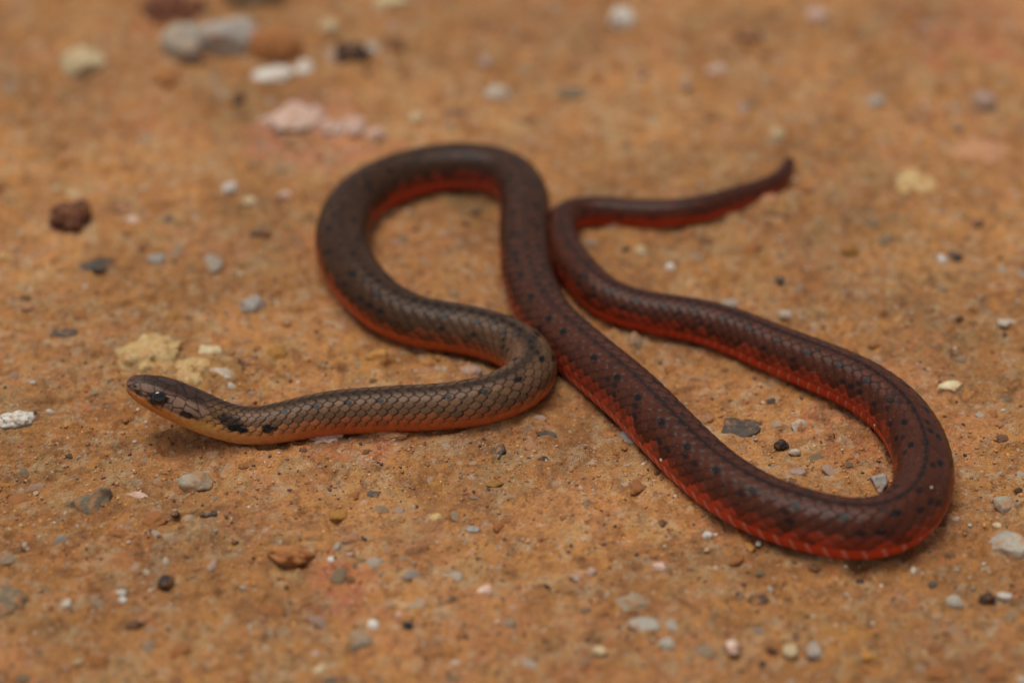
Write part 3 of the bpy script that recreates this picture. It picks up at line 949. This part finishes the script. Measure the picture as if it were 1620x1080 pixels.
    minor = ((rowj == 2) & (hsh(bi, sidek, 9) > 0.72) & (Am > 60)) | ((rowj == 3) & (hsh(bi, sidek, 12) > 0.86) & (Am > 60)) | ((rowj == 5) & (hsh(bi, sidek, 13) > 0.84) & (Am > 60))
    spine = (rowj == 6) & (hsh(bi, 0, 11) > 0.35) & (Am > 60)
    inner = np.clip(1 - best / 0.34, 0, 1)
    sp_ = main * sm(0.0, 0.4, inner) * 0.97
    sp_ = np.maximum(sp_, minor * sm(0.15, 0.6, inner) * 0.8)
    sp_ = np.maximum(sp_, spine * sm(0.25, 0.6, inner) * 0.85)
    # thin dark line along the spine over the hind half
    line = np.exp(-((180 - AL) / 4.5) ** 2) * sm(150, 220, Am) * 0.85
    sp_ = np.maximum(sp_, line)
    sp_ = sp_ * dors[None, :] * sm(20, 24, Am)
    c = mixc(c, lin((14, 13, 16)), np.clip(sp_, 0, 1))
    gap = lin((28, 22, 22))
    ge = 1 - (sm(0.0, 0.20, edge) * sm(50, 90, Am) + sm(0.02, 0.34, edge) * (1 - sm(50, 90, Am)))
    gp = ge * np.where(dors[None, :], 0.95, 0.0) * (1 - isb * 0.45)
    gp = gp * (1 - 0.1 * sm(60, 120, Am))
    c = mixc(c, gap, gp)
    pale = (1 - sm(0.05, 0.13, np.abs(va - 0.42))) * vent[None, :] * sm(44, 62, AL) * sm(100, 150, Am) * (1 - sm(300, 340, Am)) * 0.8
    pale = np.maximum(pale, (1 - e01) * dors[None, :] * isb * sm(100, 150, Am) * (1 - sm(300, 340, Am)) * 0.5)
    c = mixc(c, lin((210, 140, 128)), pale)
    # ---- head colouring
    hc = (1 - sm(10.0, 12.5, Am))
    top = mixc(np.broadcast_to(lin((134, 106, 90)), WS.shape + (3,)), lin((60, 42, 36)), sm(122, 142, AL))
    top = mixc(top, lin((96, 70, 58)), (1 - sm(1.0, 3.0, Am)) * 0.6)
    # boundary between brown head and yellow lip, seen along the head
    lb = np.interp(A, [0, 1.0, 3.5, 6.0, 8.0, 9.5, 11, 13, 16, 20], [84, 86, 86, 86, 84, 86, 94, 97, 97, 95])[:, None]
    nzl = 3.0 * NZ[1](Am * 1.3, AL / 9.0)
    lipm = 1 - sm(-3, 3, AL + nzl - lb)
    lipc = mixc(np.broadcast_to(lin((188, 118, 60)), WS.shape + (3,)), lin((200, 146, 80)), sm(6, 11, Am))
    lipc = mixc(lipc, lin((150, 104, 66)), (1 - sm(0.5, 2.2, Am)) * 0.6)
    hcol = mixc(top, lipc, lipm)

    def blot(a0, g0, ra, rg, s=1.0, nz=0.5):
        u = (Am - a0) / ra; w_ = (AL - g0) / rg
        d = np.sqrt(u * u + w_ * w_) + nz * 0.6 * NZ[2](Am * 1.7 + g0, AL / 7.0 + a0)
        return s * (1 - sm(0.65, 1.05, d))
    ink = lin((22, 18, 20))
    for b in (blot(4.6, 102, 1.9, 22, .95, .5), blot(4.3, 84, 1.4, 8, .8, .9), blot(2.0, 96, .7, 9, .7), blot(9.3, 92, 1.1, 9, .85, .8),
              blot(1.2, 112, .30, 8, .9, 0)):
        hcol = mixc(hcol, ink, np.clip(b, 0, 1))
    hg = np.zeros(WS.shape)
    hg[:hn] = (1 - hedge) * (hP * 0 + 1)
    hcol = mixc(hcol, lin((28, 20, 18)), hg * 0.9 * (1 - lipm * 0.65))
    c = mixc(c, hcol, hc)
    # nape: yellow patch, then two inky blotches on each side of the neck
    c = mixc(c, lin((206, 160, 86)), blot(12.4, 80, 1.6, 12, .8, .5))
    nap = np.maximum(blot(16.4, 104, 2.1, 16, 1.0, .6), blot(15.0, 122, 2.3, 20, .80, .5))
    nap = np.maximum(nap, blot(20.6, 106, 1.1, 14, .97, .5))
    c = mixc(c, lin((20, 19, 23)), np.clip(nap, 0, 1) * (0.78 + 0.22 * e01))
    # ---- relief
    amp = 0.095 * np.clip(RMM / 3.0, 0.15, 1.1)[:, None]
    rel = amp * 0.75 * (e01 - 1) + amp * 1.35 * tilt * np.where(dors[None, :], 1, 0.45)
    rel[:hn] = rel[:hn] * (1 - 0.45 * hk)
    fade = sm(0, 2.0, A)[:, None] * sm(0, 6, A[-1] - A)[:, None]
    rel = rel * fade
    nrm = np.stack([X, Z], -1)
    nrm /= np.maximum(np.linalg.norm(nrm, axis=-1, keepdims=True), 1e-6)
    # brow over the eye, cheek behind it, groove of the mouth
    side = np.exp(-((AL - 86) / 3.2) ** 2) * sm(0.3, 1.2, Am) * (1 - sm(8.6, 9.6, Am))
    rel = rel - 0.07 * side
    rel = rel + 0.16 * np.exp(-((Am - 4.6) / 1.5) ** 2 - ((AL - 133) / 13) ** 2)
    rel = rel - 0.12 * np.exp(-((Am - 1.15) / .25) ** 2 - ((AL - 112) / 7) ** 2)
    rel = rel + 0.14 * np.exp(-((Am - 9.2) / 2.2) ** 2 - ((AL - 100) / 24) ** 2)
    X = X + nrm[..., 0] * rel
    Z = Z + nrm[..., 1] * rel
    V = CC[:, None, :] + (S[:, None, :] * X[..., None] + U[:, None, :] * Z[..., None]) * MM
    me = grid_mesh("snake", V, N, NV, True)
    col_attr(me, "skin", np.clip(c, 0, 1).reshape(-1, 3))
    flt_attr(me, "edge", e01)
    me.materials.append(snake_material())
    o = bpy.data.objects.new("snake", me)
    col.objects.link(o)
    tag(o, "slender brown snake with orange red belly coiled loosely on the dirt", "snake")

    # eyes and nostrils
    em = NT("snake_eye")
    em.b.inputs['Base Color'].default_value = L4((14, 12, 13))
    em.b.inputs['Roughness'].default_value = 0.08
    em.b.inputs['Coat Weight'].default_value = 0.6
    im = NT("snake_iris")
    im.b.inputs['Base Color'].default_value = L4((34, 29, 27))
    im.b.inputs['Roughness'].default_value = 0.15

    def frame(a_, g_):
        i = int(np.searchsorted(A, a_))
        jj = int(round(math.radians(g_) / (2 * math.pi) * NV)) % NV
        n = nrm[i, jj, 0] * S[i] + nrm[i, jj, 1] * U[i]
        return V[i, jj], n, T[i]
    for g_ in (104, 360 - 104):
        p, n, tt = frame(4.6, g_)
        P_, Fc = ICO[3]
        b = np.cross(n, tt)
        M = np.stack([tt * 1.05, b * 1.0, n * 0.5], 0)
        eo = mesh_obj("eye", P_ @ M * 0.98 * MM + p + n * 0.05 * MM, Fc, em.m, o)
        # iris ring lying on the ball
        vs, fs = [], []
        nr = 40
        for ri, (rr, hh) in enumerate(((0.60, 0.405), (0.64, 0.385), (0.68, 0.365))):
            for q in range(nr):
                an = 2 * math.pi * q / nr
                vs.append(p + n * (0.07 + hh) * MM + (tt * math.cos(an) + b * math.sin(an)) * rr * MM)
        for ri in range(2):
            for q in range(nr):
                fs.append((ri * nr + q, ri * nr + (q + 1) % nr, (ri + 1) * nr + (q + 1) % nr, (ri + 1) * nr + q))
        mesh_obj("iris", vs, fs, im.m, eo)
    for g_ in (112, 360 - 112):
        p, n, tt = frame(1.15, g_)
        P_, Fc = ICO[2]
        b = np.cross(n, tt)
        M = np.stack([tt * 0.20, b * 0.15, n * 0.10], 0)
        mesh_obj("nostril", P_ @ M * MM + p, Fc, em.m, o)
    return o, V


snake, SV = build_snake()

# two dust grains that stick to the snake's flank
def on_snake(px, py):
    d = ray(px, py)
    d = d / np.linalg.norm(d)
    w = SV[::2, ::2].reshape(-1, 3) - CAMP
    t = w @ d
    off = np.linalg.norm(w - t[:, None] * d, axis=1)
    k = np.where(off < 0.00035)[0]
    k = k[np.argmin(t[k])]
    return w[k] + CAMP


for (px, py, sz, mk, lab) in ((1043, 727, 5, 'white', "white dust grain stuck to the red edge of the middle coil"),
                              (1475, 768, 4, 'white', "white dust grain stuck to the outer side of the rear bend"),
                              (1381, 674, 4, 'cream', "cream dust grain stuck beside the dark line on the back")):
    p = on_snake(px, py)
    o = bpy.data.objects.new("dust_grain", shared_mesh('angular', 1, 2, mk))
    col.objects.link(o)
    o.location = p
    o.scale = [sz * 0.00009 * 0.6] * 3
    tag(o, lab, "grain")

# ------------------------------------------------------------------ countable loose grains, alike within each kind
def seen(margin=0):
    px, py = random.uniform(-margin, 1620 + margin), random.uniform(-margin, 1080 + margin)
    p, s = on_z(px, py)
    return px, py, p, s


def free_of_stones(x, y, r):
    for (_, sx, sy, W, ry, *_r) in placed:
        if (x - sx) ** 2 + (y - sy) ** 2 < (max(W, ry) * 0.9 + r) ** 2:
            return False
    return True


STOPW = set("lying capping just directly between above inside in below standing away leaning with tucked beside at behind touching on near next ending pressed alone far right left against flush sunk level resting close under to across half large, away, largest and standing; widest upper lower upright, upright".split())
SHORT = []
for pl in placed:
    words = []
    for wd in pl[12].split():
        if wd.strip(',') in STOPW - {"upright"}:
            break
        words.append(wd.strip(','))
        if wd.endswith(','):
            break
    SHORT.append(" ".join(words))
COLW = {'white': 'white', 'cream': 'cream', 'pinkw': 'pinkish white', 'pale': 'pale grey', 'grey': 'grey', 'blue': 'ash grey', 'lilac': 'rosy grey',
        'olive': 'olive', 'dark': 'dark brown', 'brown': 'mid brown', 'rust': 'rust brown', 'slate': 'slate dark', 'purple': 'purplish brown',
        'clod': 'orange', 'ochre': 'ochre yellow', 'pink': 'salmon pink'}


def where(x, y):
    k = (CC[::12, 0] - x) ** 2 + (CC[::12, 1] - y) ** 2
    ds_ = math.sqrt(k.min()) - 0.004
    b_, bd = None, 0.016
    for q, pl in enumerate(placed):
        d_ = math.hypot(x - pl[1], y - pl[2]) - max(pl[3], pl[4])
        if d_ < bd:
            b_, bd = SHORT[q], d_
    if ds_ < 0.0035 and ds_ < bd:
        return "lying close beside the snake's body"
    if b_:
        return "near the " + b_
    return "on bare dirt away from bigger stones"


def scatter(n, name, cat, noun, group, mats, kind, lo, hi, sinkr, flatr, sub=2):
    c = 0
    while c < n:
        px, py, p, s = seen(15)
        d = lo + (hi - lo) * random.random() ** 2.2
        r = d * 0.00009 / 2
        if not snake_clear(p[0], p[1], r) or not free_of_stones(p[0], p[1], r):
            continue
        mk = random.choice(mats)
        o = bpy.data.objects.new(name, shared_mesh(kind, random.randrange(7), sub, mk))
        col.objects.link(o)
        fz = random.uniform(*flatr)
        o.scale = (r * random.uniform(.85, 1.35), r * random.uniform(.75, 1.1), r * fz)
        o.rotation_euler = (random.uniform(-.25, .25), random.uniform(-.25, .25), random.uniform(0, 6.28))
        o.location = (p[0], p[1], H1(p[0], p[1]) + r * fz * random.uniform(*sinkr))
        tag(o, ("tiny " if d < (lo + hi) * 0.42 else "small ") + COLW[mk] + " " + noun + " " + where(p[0], p[1]), cat, group)
        c += 1


scatter(110, 'quartz_grain', 'grain', "loose grain", "loose light grains", ['white', 'cream', 'pinkw', 'pale'], 'angular', 6, 14, (-.1, .4), (.5, .8))
scatter(230, 'stone_chip', 'grit', "flush chip", "bedded chips", ['grey', 'pale', 'lilac', 'olive', 'pale', 'grey', 'blue'], 'angular', 9, 36, (-.75, -.25), (.40, .6), 3)
scatter(150, 'dark_crumb', 'crumb', "soil crumb", "dark soil crumbs", ['dark', 'brown', 'rust', 'slate', 'purple', 'brown'], 'crumb', 6, 24, (-.4, .1), (.45, .7), 3)
scatter(240, 'soil_crumb', 'crumb', "soil crumb", "light soil crumbs", ['clod', 'clod', 'clod', 'ochre', 'pink'], 'crumb', 9, 40, (-.4, .05), (.45, .75), 3)


# ------------------------------------------------------------------ grit nobody could count
def grit(name, n, palette, lo, hi, label, seed):
    r_ = np.random.default_rng(seed)
    P0, F0 = ICO[1]
    F0 = np.array(F0)
    px = r_.uniform(-60, 1680, n); py = r_.uniform(-40, 1110, n)
    k = SENS / FOC / 1620.0
    D = Fv[None] + ((px - 810) * k)[:, None] * Rv - ((py - 540) * k)[:, None] * Uv
    t = -CAMP[2] / D[:, 2]
    C = CAMP + t[:, None] * D
    d2 = np.full(n, 9.0)
    for q in range(0, len(CC), 25):
        d2 = np.minimum(d2, np.sqrt((C[:, 0] - CC[q, 0]) ** 2 + (C[:, 1] - CC[q, 1]) ** 2) - RR[q] * (0.75 if CC[q, 2] < 0.0045 else 0))
    C = C[d2 > 0]
    # grit gathers in drifts
    dens = NZ[8](C[:, 0] / 0.009 + 3, C[:, 1] / 0.009) * 0.5 + 0.5
    C = C[r_.random(len(C)) < 0.25 + 0.75 * dens]
    n = len(C)
    C[:, 2] = H(C[:, 0], C[:, 1])
    rad = (lo + (hi - lo) * r_.random(n) ** 2.5) * 0.5 * MM
    sc_ = np.stack([rad * r_.uniform(.8, 1.4, n), rad * r_.uniform(.7, 1.1, n), rad * r_.uniform(.5, .9, n)], 1)
    an = r_.uniform(0, 6.28, n)
    ca, sa_ = np.cos(an), np.sin(an)
    jit = 1 + 0.30 * r_.uniform(-1, 1, (n, len(P0)))
    Q = P0[None] * jit[..., None] * sc_[:, None, :]
    V = np.stack([Q[..., 0] * ca[:, None] - Q[..., 1] * sa_[:, None], Q[..., 0] * sa_[:, None] + Q[..., 1] * ca[:, None], Q[..., 2]], -1)
    V = V + C[:, None, :] + np.array([0, 0, 1])[None, None] * (rad * r_.uniform(-.3, .45, n))[:, None, None]
    Fc = (F0[None] + (np.arange(n) * len(P0))[:, None, None]).reshape(-1, 3)
    me = bpy.data.meshes.new(name)
    me.vertices.add(n * len(P0)); me.vertices.foreach_set("co", V.reshape(-1).astype(np.float32))
    me.loops.add(Fc.size); me.loops.foreach_set("vertex_index", Fc.reshape(-1).astype(np.int32))
    me.polygons.add(len(Fc)); me.polygons.foreach_set("loop_start", np.arange(0, Fc.size, 3, dtype=np.int32))
    me.update(calc_edges=True)
    pal = np.array([lin(c) for c, w in palette]); wt = np.array([w for c, w in palette], float)
    pick = pal[r_.choice(len(pal), n, p=wt / wt.sum())] * r_.uniform(.75, 1.2, (n, 1))
    col_attr(me, "tone", np.repeat(pick, len(P0), axis=0))
    m = NT(name + "_grains")
    a = m.n("ShaderNodeAttribute", attribute_name="tone")
    nn = m.noise(m.coord(1000), 5.0, 3, 0.6)
    m.l(m.mix(1.0, a.outputs['Color'], m.ramp(nn, [(0.3, G(0.75)), (0.7, G(1.15))]), 'MULTIPLY'), m.b.inputs['Base Color'])
    m.b.inputs['Roughness'].default_value = 0.6
    me.materials.append(m.m)
    o = bpy.data.objects.new(name, me)
    col.objects.link(o)
    tag(o, label, "grit", None, "stuff")


grit("soil_grit", 34000, [((176, 120, 72), 8), ((192, 136, 88), 5), ((138, 92, 58), 5), ((200, 148, 84), 2), ((158, 140, 118), 2),
                          ((96, 64, 46), 3), ((206, 190, 170), .7), ((170, 100, 66), .8), ((60, 46, 42), 1.6)], 0.10, 0.66,
     "loose fine orange brown grit covering the dirt", 5)

scene.render.engine = 'CYCLES'
